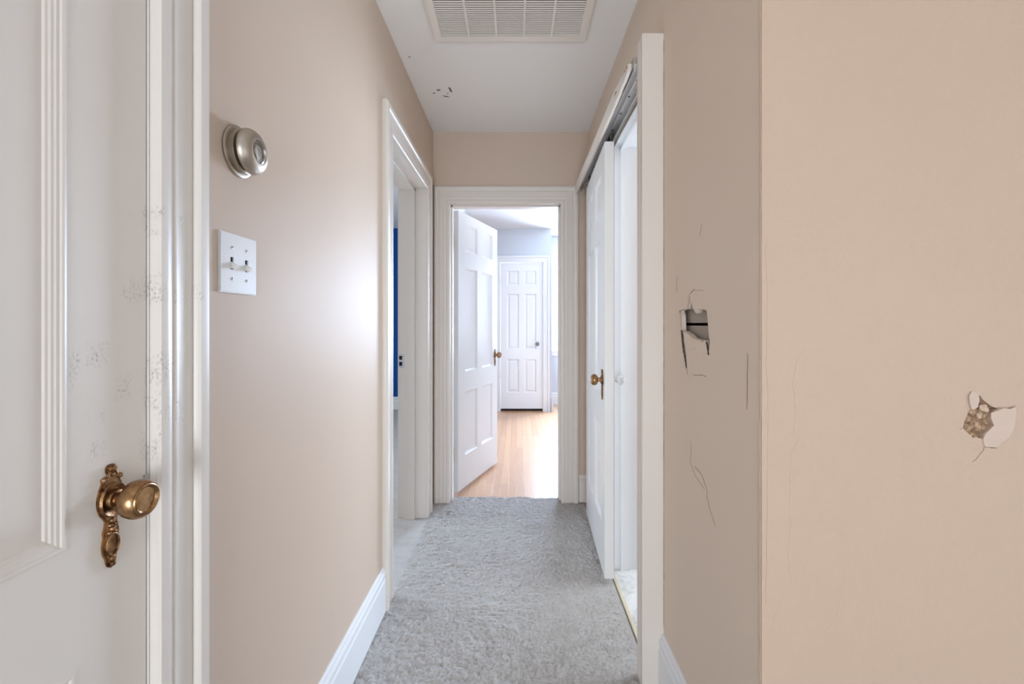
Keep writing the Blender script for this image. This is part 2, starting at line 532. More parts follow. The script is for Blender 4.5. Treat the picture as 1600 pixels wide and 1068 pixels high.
# wall facing the camera
z5 = lambda L: [FP(1460 + x / 6.6714, 580 + y / 6.675) for x, y in L]
hole2 = z5([(452, 248), (478, 252), (500, 290), (545, 325), (600, 365), (650, 382), (705, 364), (640, 400), (590, 432), (580, 490), (612, 558), (560, 612), (517, 650),
            (500, 704), (430, 684), (402, 692), (352, 645), (296, 592), (305, 545), (322, 500), (362, 402), (432, 372), (448, 300)])
fC = lambda u, v, d: (u, d, v)
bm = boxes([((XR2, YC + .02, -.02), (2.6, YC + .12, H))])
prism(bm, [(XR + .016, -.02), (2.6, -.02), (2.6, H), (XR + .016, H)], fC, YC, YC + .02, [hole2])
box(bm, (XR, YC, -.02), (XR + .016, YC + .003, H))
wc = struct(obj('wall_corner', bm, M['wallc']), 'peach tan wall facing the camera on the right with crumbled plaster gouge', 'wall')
# crumbled plaster behind the second hole
def vnoise(shape, cell):
    gy, gx = int(shape[0] / cell) + 3, int(shape[1] / cell) + 3
    g = rng.random((gy, gx))
    y = np.arange(shape[0]) / cell; x = np.arange(shape[1]) / cell
    yi = y.astype(int); xi = x.astype(int)
    fy = y - yi; fx = x - xi
    fy = (fy * fy * (3 - 2 * fy))[:, None]; fx = (fx * fx * (3 - 2 * fx))[None, :]
    a = g[np.ix_(yi, xi)]; b = g[np.ix_(yi, xi + 1)]; c = g[np.ix_(yi + 1, xi)]; d = g[np.ix_(yi + 1, xi + 1)]
    return (a * (1 - fx) + b * fx) * (1 - fy) + (c * (1 - fx) + d * fx) * fy
us = [p[0] for p in hole2]; vs = [p[1] for p in hole2]
u0, u1, v0, v1 = min(us) - .006, max(us) + .006, min(vs) - .006, max(vs) + .006
N = 90
# lumps: rounded grains of different sizes
seeds = rng.random((34, 2)); hts = rng.uniform(.45, 1.0, 34)
gx, gy = np.meshgrid(np.linspace(0, 1, N), np.linspace(0, 1, N))
dd = np.sqrt((gx[..., None] - seeds[:, 0]) ** 2 + (gy[..., None] - seeds[:, 1]) ** 2)
idx = dd.argmin(-1); ds = np.sort(dd, -1)
lump = (np.clip(1 - (ds[..., 0] * 6.5) ** 2, 0, 1) * .7 + np.clip((ds[..., 1] - ds[..., 0]) * 16, 0, 1) * .3) * (0.3 + .7 * hts[idx])
hgt = lump * .0105 + vnoise((N, N), 5) * .003 + vnoise((N, N), 2) * .0015
bm = bmesh.new()
G = [[bm.verts.new((u0 + (u1 - u0) * gx[j, i], YC + .0152 - hgt[j, i], v0 + (v1 - v0) * gy[j, i])) for i in range(N)] for j in range(N)]
for j in range(N - 1):
    for i in range(N - 1):
        bm.faces.new((G[j][i], G[j][i + 1], G[j + 1][i + 1], G[j + 1][i]))
obj('exposed_plaster', bm, M['plaster'], wc, smooth=True)
bm = bmesh.new()
cx, cz = z5([(532, 388)])[0]
bmesh.ops.create_icosphere(bm, subdivisions=3, radius=.0080, matrix=Matrix.Translation((cx, YC + .003, cz)) @ Matrix.Rotation(.5, 4, 'Y') @ Matrix.Diagonal((1.2, .7, .85, 1)))
cx, cz = z5([(478, 470)])[0]
bmesh.ops.create_icosphere(bm, subdivisions=3, radius=.0045, matrix=Matrix.Translation((cx, YC + .004, cz)))
from mathutils import noise as mn
for v in bm.verts:
    q = mn.noise_vector(v.co * 170)
    v.co += q * .0022 + mn.noise_vector(v.co * 500) * .0006
obj('plaster_lump', bm, paint('pale_plaster', srgb(208, 180, 156), .9, 200, .5, .12), wc)
f2 = z5([(582, 432), (640, 408), (700, 378), (760, 386), (822, 358), (812, 500), (792, 600), (745, 682), (690, 735), (640, 788), (520, 784), (504, 740), (500, 704), (520, 652), (562, 614), (614, 560), (584, 490)])
pc = f2[3]
def curl2(co):
    t = max(0, (co.x - f2[0][0]) / .035)
    return Vector((0, -.0045 * min(1, t) ** 1.5, 0))
flake(f2, fC, YC - .0015, .0013, wc, M['flake'], curl2)
f1 = z5([(370, 208), (400, 212), (440, 240), (452, 288), (436, 368), (400, 392), (370, 388), (352, 330), (345, 255)])
flake(f1, fC, YC - .0035, .0034, wc, M['flake'])
dC = (YC + .001, YC - .0005)
crack(z5([(515, 790), (510, 820), (470, 870), (440, 900), (395, 945)]), fC, dC, .0012, wc, M['crack'])
crack(z5([(290, 596), (262, 596)]), fC, dC, .0014, wc, M['crack'])
crack(z5([(820, 372), (816, 500), (795, 605), (748, 690), (692, 742), (645, 795), (520, 792)]), fC, dC, .0022, wc, M['crack'])
fp = lambda L: [FP(x, y) for x, y in L]
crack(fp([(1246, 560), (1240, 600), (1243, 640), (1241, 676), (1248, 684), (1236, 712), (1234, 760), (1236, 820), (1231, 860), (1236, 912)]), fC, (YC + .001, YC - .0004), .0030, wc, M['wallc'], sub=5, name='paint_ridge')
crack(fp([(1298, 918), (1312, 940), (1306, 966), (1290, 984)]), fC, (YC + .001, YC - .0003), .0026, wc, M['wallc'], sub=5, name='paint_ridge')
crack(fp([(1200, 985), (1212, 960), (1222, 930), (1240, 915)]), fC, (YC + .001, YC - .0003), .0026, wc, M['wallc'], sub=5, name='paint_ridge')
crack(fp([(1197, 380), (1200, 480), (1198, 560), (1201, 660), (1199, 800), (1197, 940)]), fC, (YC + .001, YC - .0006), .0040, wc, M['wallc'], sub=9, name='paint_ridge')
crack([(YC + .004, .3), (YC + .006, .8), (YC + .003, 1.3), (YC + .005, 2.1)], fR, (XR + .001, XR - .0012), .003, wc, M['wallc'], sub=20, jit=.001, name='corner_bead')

# ceiling over the hall and the space behind the camera
bm = boxes([((XL2, -2.6, H), (2.7, YE2, H + .1))])
ce = struct(obj('ceiling', bm, M['ceil']), 'off white hallway ceiling holding the return air grille', 'ceiling')
fT = lambda u, v, d: (u, v, d)
def TP(x, y):
    Y = (H - CAMH) * F / (VY - y)
    return (x - VX) * Y / F, Y
zt = lambda L: [TP(560 + x / 4, y / 4) for x, y in L]
for L in ([(488, 562), (500, 557), (515, 562), (498, 567)], [(560, 545), (575, 548), (588, 575), (575, 572)], [(525, 597), (545, 598), (572, 606), (548, 605)],
          [(465, 582), (474, 577), (480, 584)], [(552, 584), (562, 580), (560, 588)], [(312, 354), (326, 354), (320, 359)]):
    flake(zt(L), fT, H - .0012, .0012, ce, M['crack'], name='peeled_spot')
for L in ([(578, 545), (612, 545), (616, 566), (590, 572)], [(450, 590), (465, 586), (462, 596)], [(500, 570), (560, 576), (545, 594), (510, 590)]):
    flake(zt(L), fT, H - .002, .001, ce, M['ceil'], name='paint_flake')

# floors
FZ = -.012
bm = boxes([((XL, YE2 - .14, -.06), (2.9, 6.7, FZ))])
struct(obj('floor_far_room', bm, M['oak']), 'glossy oak strip floor of the bright far room', 'floor')
bm = boxes([((.462, YC + .12, -.06), (2.2, 2.9, -.004))])
struct(obj('floor_bathroom', bm, M['marble']), 'white marbled vinyl floor behind the sliding door', 'floor')
bm = boxes([((-4.1, .6, -.06), (XL2 + .0, 6.2, -.006)), ((XL2, LA - .018, -.06), (XL + .0012, LB + .018, -.006))])
struct(obj('floor_bedroom', bm, M['carpet']), 'grey carpeted floor beyond the left doorway', 'floor')
bm = boxes([((XL2, -2.6, -.08), (2.7, YC + .0, -.030)), ((XL, YC, -.08), (.46, YE2 - .14, -.030))])
struct(obj('floor', bm, M['rawwood']), 'wooden subfloor under the grey hallway carpet', 'floor')

# carpet, tufted
def carpet():
    st = .0045
    xs = np.arange(XL + .001, .4475, st); ys = np.arange(.9, 3.055, st)
    nx, ny = len(xs), len(ys)
    z = (rng.random((ny, nx)) - .5) * .0060
    z += (vnoise((ny, nx), 3) - .5) * .005 + (vnoise((ny, nx), 8) - .5) * .004 + (vnoise((ny, nx), 30) - .5) * .005
    # brushed ripples
    a = vnoise((ny, nx // 4 + 2), 2.2)[:, np.minimum(np.arange(nx) // 4, nx // 4)]
    k = vnoise((ny, nx), 26)
    z += (a - .5) * .006 * np.clip(k * 2 - .5, 0, 1)
    z -= .006
    ex = np.minimum(1, (np.arange(nx)) / 4)[None, :] * np.minimum(1, (nx - 1 - np.arange(nx)) / 4)[None, :]
    z = z * ex - .006 * (1 - ex)
    X, Y = np.meshgrid(xs, ys)
    X = X + (rng.random((ny, nx)) - .5) * .003 * (ex > .9)
    # ragged end beyond the doorway
    end = 3.045 + (xs * -.045) + (vnoise((1, nx), 9)[0] - .5) * .02 + (rng.random(nx) - .5) * .006
    inside = (X > EA + .004) & (X < EB - .004)
    lim = np.where((xs > EA + .004) & (xs < EB - .004), end, YE - .002)[None, :]
    over = Y > lim
    Y = np.minimum(Y, lim)
    z = np.where(over, -.013, z)
    verts = np.stack([X, Y, z], -1).reshape(-1, 3)
    ii = (np.arange(ny - 1)[:, None] * nx + np.arange(nx - 1)[None, :])
    keep = ~(over[:-1, :-1] & over[:-1, 1:])
    q = np.stack([ii, ii + 1, ii + nx + 1, ii + nx], -1)[keep]
    V = verts.tolist(); Q = q.tolist()
    # coarse part behind the camera
    b = len(V)
    V += [(XL + .001, -2.5, -.006), (2.55, -2.5, -.006), (2.55, .86, -.006), (.4475, .86, -.006), (.4475, .905, -.006), (XL + .001, .905, -.006)]
    Q += [[b, b + 1, b + 2, b + 3, b + 4, b + 5]]
    me = bpy.data.meshes.new('carpet')
    me.from_pydata(V, [], Q)
    me.materials.append(M['carpet'])
    for p in me.polygons: p.use_smooth = True
    o = bpy.data.objects.new('carpet', me)
    C.objects.link(o)
    m = o.modifiers.new('thickness', 'SOLIDIFY'); m.thickness = .012; m.offset = -1
    return o
tag(carpet(), 'worn grey plush carpet running down the hallway to the oak floor', 'carpet')

# ------------------------------------------------------------------ rooms beyond
# far room
bm = boxes([((XL2, YE2, -.02), (XL2 + .12, 6.2, H + .02))])
struct(obj('wall_far_room_left', bm, M['pale']), 'pale blue grey wall left of the far room behind the open door', 'wall')
CA, CB, CT = -.216, .356, 2.0
bm = boxes([((XL2 + .12, 6.05, -.02), (CA - .012, 6.15, 2.455)), ((CB + .012, 6.05, -.02), (.475, 6.15, 2.455)), ((CA - .012, 6.05, CT + .012), (CB + .012, 6.15, 2.455)),
            ((.375, 6.15, -.02), (.475, 6.58, 2.455))])
struct(obj('wall_closet', bm, M['pale']), 'pale blue grey wall around the narrow closet door in the far room', 'wall')
# arched window wall
WA, WB, WS, WT = .545, 1.455, .80, 1.985
def arch(cx, hw, zs, hh, n=18, w0=0):
    return [(cx + hw * math.cos(PI * k / n), zs + hh * math.sin(PI * k / n)) for k in range(n + 1)]
wcx = (WA + WB) / 2; hw = (WB - WA) / 2
opening = [(WA, WS), (WB, WS)] + arch(wcx, hw, WT, .19)
fF = lambda u, v, d: (u, d, v)
bm = bmesh.new()
prism(bm, [(.475, -.02), (2.9, -.02), (2.9, 2.455), (.475, 2.455)], fF, 6.58, 6.68, [opening])
struct(obj('wall_far', bm, M['pale']), 'pale blue grey wall around the arched window at the very back', 'wall')
bm = boxes([((2.9, YE2, -.02), (3.0, 6.68, 2.455)), ((XR2, YE2, -.02), (2.9, YE2 + .1, 2.455))])
struct(obj('wall_far_room_right', bm, M['pale']), 'pale wall on the right of the far room', 'wall')
bm = boxes([((XL2, YE2, 2.455), (3.0, 6.7, 2.53))])
struct(obj('ceiling_far_room', bm, M['white']), 'white ceiling of the bright far room', 'ceiling')
# window
wn = bmesh.new()
def ring(bm, outer, inner, f, d0, d1):
    prism(bm, outer, f, d0, d1, [inner])
o_ = [(WA - .055, WS - .0), (WB + .055, WS - .0)] + arch(wcx, hw + .055, WT, .245)
ring(wn, o_, [(WA + .01, WS + .001), (WB - .01, WS + .001)] + arch(wcx, hw - .01, WT, .18), fF, 6.56, 6.579)
wn_o = struct(obj('window_1', wn, M['white']), 'white arched window at the back of the far room, beside the closet', 'window')
bm = boxes([((WA + .001, 6.585, WS), (WA + .045, 6.62, WT)), ((WB - .045, 6.585, WS), (WB - .001, 6.62, WT)), ((WA + .001, 6.575, WT - .03), (WB - .001, 6.63, WT + .03)),
            ((WA + .045, 6.585, WS), (WB - .045, 6.62, WS + .05)), ((WA + .045, 6.59, 1.38), (WB - .045, 6.625, 1.42)),
            ((wcx - .012, 6.595, WS + .05), (wcx + .012, 6.615, WT - .03)),
            ((WA + .045, 6.595, 1.09), (WB - .045, 6.615, 1.11)), ((WA + .045, 6.595, 1.67), (WB - .045, 6.615, 1.69))])
for sx in (WA + .045 + .195, WB - .045 - .195):
    box(bm, (sx - .01, 6.595, WS + .05), (sx + .01, 6.615, WT - .03))
obj('window_sash', bm, M['white'], wn_o)
obj('window_pane', boxes([((WA + .045, 6.603, WS + .05), (WB - .045, 6.607, WT - .03))]), M['glass'], wn_o)
bm = bmesh.new()
prism(bm, [(WA + .012, WT + .03)] + [(WB - .012, WT + .03)] + arch(wcx, hw - .012, WT + .03, .145), fF, 6.60, 6.61)
obj('arched_pane', bm, M['glass'], wn_o)
bm = boxes([((WA - .06, 6.50, WS - .03), (WB + .06, 6.579, WS - .001)), ((WA - .04, 6.56, WS - .10), (WB + .04, 6.579, WS - .03))], .004)
obj('window_sill', bm, M['white'], wn_o)
bm = baseboard(bmesh.new(), (.477, 6.579), (2.88, 6.579), (0, -1))
struct(obj('baseboard_far', bm, M['white'], loc=(0, 0, FZ)), 'white baseboard under the arched window', 'baseboard')
# closet door casing
bm = casing(bmesh.new(), CA, CB, CT, lambda u, v, h: (u, 6.049 - h, v), W=.088, bottom=FZ)
struct(obj('trim_5', bm, M['white']), 'white casing around the closet door in the far room', 'trim')
bm = baseboard(bmesh.new(), (.476, 6.03), (.476, 6.56), (1, 0))
struct(obj('baseboard_closet', bm, M['white'], loc=(0, 0, FZ)), 'short white baseboard on the side of the closet', 'baseboard')
bm = boxes([((CA, 6.14, FZ), (CB, 6.148, CT))])
obj('closet_shade_sheet', bm, M['dark'], bpy.data.objects['wall_closet'])  # dark sheet paints the unlit closet showing under the door

# bedroom
bm = boxes([((-4.1, 6.1, -.02), (XL2, 6.2, 2.47))])
struct(obj('wall_bedroom', bm, M['blue']), 'deep navy blue wall glimpsed through the left doorway', 'wall')
bm = boxes([((-4.2, .6, -.02), (-4.1, 6.2, 2.47)), ((-4.1, .5, -.02), (XL2, .6, 2.47))])
struct(obj('wall_bedroom_side', bm, M['pale']), 'pale side walls of the bedroom out of sight', 'wall')
bm = boxes([((-4.1, .6, 2.47), (XL2 , 6.2, 2.55))])
struct(obj('ceiling_bedroom', bm, M['ceil']), 'pale ceiling above the navy wall', 'ceiling')
bm = baseboard(bmesh.new(), (-4.05, 6.1), (XL2 - .01, 6.1), (0, -1))
struct(obj('baseboard_bedroom', bm, M['white']), 'white baseboard under the navy blue wall', 'baseboard')

# bathroom
bm = boxes([((2.2, YC + .12, -.02), (2.3, 2.9, H)), ((XR2, 2.8, -.02), (2.2, 2.9, H))])
struct(obj('wall_bathroom', bm, M['white']), 'white bathroom walls behind the sliding door', 'wall')

# space behind the camera
bm = boxes([((XL2, -2.7, -.02), (2.7, -2.6, H)), ((2.6, -2.6, -.02), (2.7, YC + .12, H))])
struct(obj('wall_foyer', bm, M['white']), 'white walls of the space behind the camera', 'wall')

# ------------------------------------------------------------------ trims
fL = lambda u, v, h: (XL + h, u, v)
bm = casing(bmesh.new(), NA, NB, NT_, fL, W=.104, bottom=-.006, hs=1.0)
box(bm, (XL2 + .02, NB, -.006), (XL - .001, NB + .015, NT_)); box(bm, (XL2 + .02, NA - .015, -.006), (XL - .001, NA, NT_))
box(bm, (XL2 + .02, NA - .015, NT_), (XL - .001, NB + .015, NT_ + .012))
struct(obj('trim_1', bm, M['cream'], smooth=True), 'cream moulded casing with dark scuffs beside the nearest door', 'trim')
bm = casing(bmesh.new(), LA, LB, LT, fL, W=.108, bottom=-.006)
box(bm, (XL2 - .02, LA - .018, -.006), (XL + .001, LA, LT)); box(bm, (XL2 - .02, LB, -.006), (XL + .001, LB + .018, LT))
box(bm, (XL2 - .02, LA - .018, LT), (XL + .001, LB + .018, LT + .018))
# stops
box(bm, (-.672, LB - .020, -.006), (-.615, LB, LT)); box(bm, (-.672, LA, -.006), (-.615, LA + .011, LT)); box(bm, (-.672, LA, LT - .011), (-.615, LB, LT))
t2 = struct(obj('trim_2', bm, M['cream'], smooth=True), 'cream casing and jamb of the doorway in the left wall', 'trim')
bm = bmesh.new()
for z0, z1 in ((.955, .978), (.918, .942)):
    box(bm, (-.712, LB - .0015, z0), (-.694, LB + .0005, z1))
obj('strike_plate', bm, M['dark'], t2)
bm = boxes([((-.716, LB - .0008, .905), (-.682, LB + .0004, .99))])
obj('strike_mortise', bm, M['steel'], t2)

bm = casing(bmesh.new(), EA, EB, ET, lambda u, v, h: (u, YE - h, v), W=.118, Wl=.108, bottom=-.006)
box(bm, (EA - .018, YE - .001, FZ), (EA, YE2, ET)); box(bm, (EB, YE - .001, FZ), (EB + .018, YE2, ET))
box(bm, (EA - .018, YE - .001, ET), (EB + .018, YE2, ET + .018))
box(bm, (EA, YE + .03, FZ), (EA + .01, YE2 - .038, ET)); box(bm, (EB - .01, YE + .03, FZ), (EB, YE2 - .038, ET)); box(bm, (EA, YE + .03, ET - .01), (EB, YE2 - .038, ET))
struct(obj('trim_3', bm, M['cream'], smooth=True), 'cream casing around the doorway at the end of the hallway', 'trim')

# boxed casing post of the sliding door
XF = .405
bm = bmesh.new()
prof = [(XR, 1.443), (XF + .003, 1.443), (XF, 1.446), (XF, 1.462), (XF + .003, 1.465), (XF + .003, 1.469), (XF, 1.472), (XF, 1.476), (XF + .004, 1.480), (XF + .004, 1.486), (XF + .001, 1.490), (XF + .001, 1.508), (XF + .004, BA), (XR2, BA), (XR2, BA - .025), (XR + .02, BA - .03), (XR, BA - .03)]
prism(bm, prof, lambda u, v, d: (u, v, d), -.006, 2.109)
t4 = struct(obj('trim_4', bm, M['cream']), 'thick cream casing post at the near side of the sliding door', 'trim')
# far jamb and head of the bathroom opening
bm = boxes([((XR - .004, BB, -.006), (XR2, BB + .012, BT)), ((.498, BB - .012, -.004), (.532, BB, BT - .012)), ((.498, BA, BT - .022), (.532, BB, BT - .010)),
            ((XR - .004, BA, BT - .010), (XR2, BB + .012, BT))])
struct(obj('trim_6', bm, M['basew']), 'white jamb and head lining of the bathroom opening', 'trim')
bm = boxes([((.4485, BA, -.012), (.462, BB + .01, .001))], .002)
struct(obj('trim_7', bm, paint('yellowed_wood_strip', srgb(218, 206, 182), .5, 60, .1, .1)), 'narrow yellowed threshold strip between carpet and bathroom floor', 'trim')

bm = baseboard(bmesh.new(), (XL, NB + .105), (XL, LA - .109), (1, 0))
struct(obj('baseboard_left', bm, M['basew']), 'white moulded baseboard along the left wall', 'baseboard')
bm = baseboard(bmesh.new(), (XR, YC + .001), (XR, 1.442), (-1, 0))
struct(obj('baseboard_right', bm, M['basew']), 'white baseboard below the broken hole on the right', 'baseboard')
bm = baseboard(bmesh.new(), (EB + .119, YE), (XR, YE), (0, -1))
struct(obj('baseboard_end', bm, M['cream']), 'short cream baseboard stub on the end wall beside the sliding door', 'baseboard')
bm = baseboard(bmesh.new(), (XR - .016, YC), (2.6, YC), (0, -1))
struct(obj('baseboard_corner', bm, M['basew']), 'white baseboard of the wall facing the camera', 'baseboard')

# ------------------------------------------------------------------ doors
def door_mesh(wd, hd, th, panels, rings, z0=0.0):
    bm = bmesh.new()
    xs = sorted({0, wd} | {p[0] for p in panels} | {p[1] for p in panels})
    zs = sorted({z0, z0 + hd} | {p[2] for p in panels} | {p[3] for p in panels})
    for side in (0, 1):
        yb = 0 if side == 0 else th
        sg = 1 if side == 0 else -1
        cache = {}
        def V(x, z, d=0):
            k = (round(x, 5), round(z, 5), round(d, 5))
            if k not in cache: cache[k] = bm.verts.new((x, yb + sg * d, z))
            return cache[k]
        for i in range(len(xs) - 1):
            for j in range(len(zs) - 1):
                xm, zm = (xs[i] + xs[i + 1]) / 2, (zs[j] + zs[j + 1]) / 2
                if any(p[0] < xm < p[1] and p[2] < zm < p[3] for p in panels): continue
                bm.faces.new((V(xs[i], zs[j]), V(xs[i + 1], zs[j]), V(xs[i + 1], zs[j + 1]), V(xs[i], zs[j + 1])))
        for a, b, c, d in panels:
            # outer loop must include the grid's cut points
            prev = [V(a, c), V(b, c), V(b, d), V(a, d)]
            first = True
            for off, dep in rings[1:]:
                cur = [V(a + off, c + off, dep), V(b - off, c + off, dep), V(b - off, d - off, dep), V(a + off, d - off, dep)]
                for k in range(4):
                    bm.faces.new((prev[k], prev[(k + 1) % 4], cur[(k + 1) % 4], cur[k]))
                prev = cur
            bm.faces.new(prev)
    # edges
    for a, b in (((0, z0), (wd, z0)), ((wd, z0), (wd, z0 + hd)), ((wd, z0 + hd), (0, z0 + hd)), ((0, z0 + hd), (0, z0))):
        q = [bm.verts.new(p) for p in ((a[0], 0, a[1]), (b[0], 0, b[1]), (b[0], th, b[1]), (a[0], th, a[1]))]
        bm.faces.new(q)
    bmesh.ops.remove_doubles(bm, verts=bm.verts, dist=1e-5)
    return bm
FLAT = [(0, 0), (.002, .003), (.006, .004), (.012, .009), (.014, .011)]
RAISE = [(0, 0), (.002, .003), (.006, .004), (.012, .009), (.014, .011), (.020, .011), (.042, .005)]
HEAVY = [(0, 0), (0.001, -.0014), (.004, -.0020), (.0065, -.0012), (.0080, .0002), (.0115, .0006), (.0135, .0018), (.0165, .0022), (.0185, .0036), (.0215, .0042), (.0235, .0060)]
def six(wd, st=.105, mu=.085):
    pw = (wd - 2 * st - mu) / 2
    P = []
    for c, d in ((.24, .69), (.83, 1.573), (1.69, 1.885)):
        P += [(st, st + pw, c, d), (st + pw + mu, wd - st, c, d)]
    return P

def knob_bm(mtx, r=.026, proj=.052, shank=.0095):
    bm = bmesh.new()
    lathe(bm, [(0, 0), (.0145, 0), (.0145, .004), (.0125, .012), (.011, .0125), (shank, .013), (shank, .024), (.012, .0245), (r * .72, proj - .026), (r * .93, proj - .021), (r, proj - .013),
               (r * .99, proj - .009), (r * .93, proj - .004), (r * .86, proj - .0015), (r * .83, proj - .002), (r * .80, proj), (r * .74, proj + .001), (r * .70, proj - .0005), (r * .60, proj - .003), (0, proj - .0022)], mtx, 40)
    return bm
def esc_bm(f):
    """ornate cast escutcheon in plate coordinates: u right, v up from knob centre, d off the door"""
    bm = bmesh.new()
    half = [(0, .0475), (.005, .047), (.0075, .043), (.007, .038), (.0045, .034), (.006, .030), (.011, .032), (.0145, .029), (.0130, .0250), (.0165, .0175), (.0195, .008), (.0200, 0), (.0190, -.009),
            (.0160, -.017), (.0115, -.023), (.0085, -.028), (.0095, -.036), (.0120, -.043), (.0110, -.047), (.0125, -.055), (.0130, -.064), (.0115, -.072), (.0085, -.078), (.0070, -.084), (.0050, -.090), (0, -.0935)]
    poly = half + [(-u, v) for u, v in half[-2:0:-1]]
    prism(bm, poly, f, 0, .0022)
    inner = [(u * .78, v * .965 - .001) for u, v in poly]
    prism(bm, inner, f, .002, .0042)
    # oval dish ring
    o = Vector(f(0, 0, 0)); eu = Vector(f(1, 0, 0)) - o; ev = Vector(f(0, 1, 0)) - o; ed = Vector(f(0, 0, 1)) - o
    mt = Matrix((eu, ev, ed)).transposed().to_4x4(); mt.translation = o
    lathe(bm, [(.0195, .001), (.0205, .005), (.0190, .0078), (.0175, .0070), (.0150, .0045), (.0140, .0042)], mt, 36, 1.0, 1.15)
    # bosses, scrolls and rope
    for u, v, r in ((0, .0425, .0055), (.0115, .0295, .0032), (-.0115, .0295, .0032), (0, .034, .003), (0, -.0285, .0042), (.004, -.034, .003), (-.004, -.034, .003), (0, -.040, .004), (.0055, -.044, .003), (-.0055, -.044, .003), (0, -.0800, .0048), (0, -.0875, .0036)):
        lathe(bm, [(r, .002), (r * .95, .005), (r * .6, .0068), (0, .0074)], mt @ Matrix.Translation((u, v, 0)), 14)
    # rim of the lower cartouche
    rim = []
    for k in range(25):
        a = 2 * PI * k / 24
        rim.append(mt @ Vector((.0088 * math.cos(a), -.061 + .0145 * math.sin(a), .0048)))
    tube(bm, rim, .0015, 8)
    for s in (-1, 1):
        tube(bm, [mt @ Vector((s * u, v, .004)) for u, v in ((.004, .0375), (.0068, .034), (.0065, .0300), (.010, .0270), (.0135, .0280))], [.0018, .002, .002, .0022, .0024], 8)
    return bm
def hardware(parent, u, z, side, mat='brass', knobmat=None, esc=True, glass=False):
    """side 0 = front (local -y), 1 = back (local y = th)"""
    th = parent['th']
    s = -1 if side == 0 else 1
    y0 = 0 if side == 0 else th
    f = lambda a, b, d: (u + a * (-s), y0 + s * d, z + b)
    mt = Matrix(((1, 0, 0), (0, 0, s), (0, 1, 0))).to_4x4(); mt.translation = (u, y0, z)
    if esc:
        e = obj('escutcheon', esc_bm(f), M['brassr'], parent, smooth=True)
        bm = bmesh.new()
        o = Matrix(((1, 0, 0), (0, 0, s), (0, 1, 0))).to_4x4(); o.translation = Vector(f(0, .0425, .0068))
        lathe(bm, [(.0034, 0), (.0034, .0008), (.0028, .0016), (0, .002)], o, 16)
        obj('screw', bm, M['brass'], e, smooth=True)
    if glass:
        bm = bmesh.new()
        lathe(bm, [(0, .022), (.012, .022), (.0165, .026), (.024, .034), (.026, .041), (.024, .048), (.019, .052), (.012, .0535), (0, .0538)], mt, 12)
        k = obj('door_knob', bm, M['crystal'], parent)
        bm = lathe(bmesh.new(), [(.016, 0), (.016, .003), (.010, .006), (.0095, .020), (.0125, .0205), (.0125, .023), (0, .023)], mt, 24)
        obj('knob_shank', bm, M['steel'], k, smooth=True)
    else:
        obj('door_knob', knob_bm(mt), knobmat or M[mat], parent, smooth=True)
def hinge(parent, x, y, z, hh=.09, mat='cream', leaf=.03, dy=0, dx=1):
    bm = bmesh.new()
    lathe(bm, [(0, -hh / 2 - .005), (.003, -hh / 2 - .004), (.005, -hh / 2), (.005, hh / 2), (.003, hh / 2 + .004), (0, hh / 2 + .005)], Matrix.Translation((x, y, z)), 12)
    box(bm, (min(x, x + dx * leaf), y - .001, z - hh / 2), (max(x, x + dx * leaf), y + .001, z + hh / 2))
    obj('hinge', bm, M[mat], parent, smooth=True)

def make_door(name, wd, hd, th, panels, rings, mat, loc, rz, label, z0=.012):
    o = obj(name, door_mesh(wd, hd, th, panels, rings, z0), M[mat], loc=loc)
    o.rotation_euler = (0, 0, rz)
    struct(o, label, 'door')
    o['th'] = th
    return o
# nearest door, in the left wall
d1 = make_door('door_1', .762, 1.983, .038, [(.105, .655, .22, .74), (.105, .644, .895, 1.88)], HEAVY, 'cream', (XL - .004, NA + .0025, 0), PI / 2,
               'cream panel door closest to the camera on the left with ornate brass knob')
hardware(d1, .61 - NA - .0025, .936, 0)
bm = boxes([((.7570, -.003, .940), (.7612, .003, .950))])
obj('latch_bolt', bm, M['steel'], d1)
# open door of the far room
d2 = make_door('door_2', .71, 1.945, .034, six(.71), FLAT, 'white', (-.402, 3.094, 0), math.radians(70.2),
               'white six panel door standing open into the far room')
hardware(d2, .655, .915, 0)
hinge(d2, -.002, .037, 1.74, mat='steel', dx=1, leaf=.004); hinge(d2, -.002, .037, .27, mat='steel', dx=1, leaf=.004)
for z in (1.74, .27):
    obj('hinge_leaf', boxes([((-.0016, .004, z - .045), (.0004, .033, z + .045))]), M['ivory'], d2)
# closet door
d3 = make_door('door_3', CB - CA - .006, 1.968, .035, six(CB - CA - .006, .085, .075), RAISE, 'white', (CA + .003, 6.052, 0), 0,
               'closed narrow white six panel closet door facing us in the far room', z0=.024)
hardware(d3, .277 - CA, .898, 0, knobmat=metal('dark_pewter', srgb(120, 116, 112), .35), esc=False)
for z in (1.73, .47):
    obj('hinge', lathe(bmesh.new(), [(0, -.045), (.005, -.045), (.005, .045), (0, .045)], Matrix.Translation((-.004, -.004, z)), 12), M['steel'], d3)
# sliding door
d4 = make_door('door_4', .71, 1.975, .042, six(.71), RAISE, 'white', (.426, 2.735, 0), math.radians(-92.2),
               'cream six panel door hanging from the overhead track on the right', z0=.022)
hardware(d4, .655, .914, 0)
hardware(d4, .655, .914, 1, glass=True, esc=False)

# ------------------------------------------------------------------ overhead track with its fascia board
tr = empty('sliding_door_track', (.43, 1.52, 2.02), 'metal sliding door track behind a split cream fascia board, above the right doorway', 'track')
bm = bmesh.new()
L = YE - .03 - 1.52
def loc(pts): return [(x - .43, z - 2.02) for x, z in pts]
def extr(bm, pts, y0, y1):
    prism(bm, loc(pts), lambda u, v, d: (u, d, v), y0, y1)
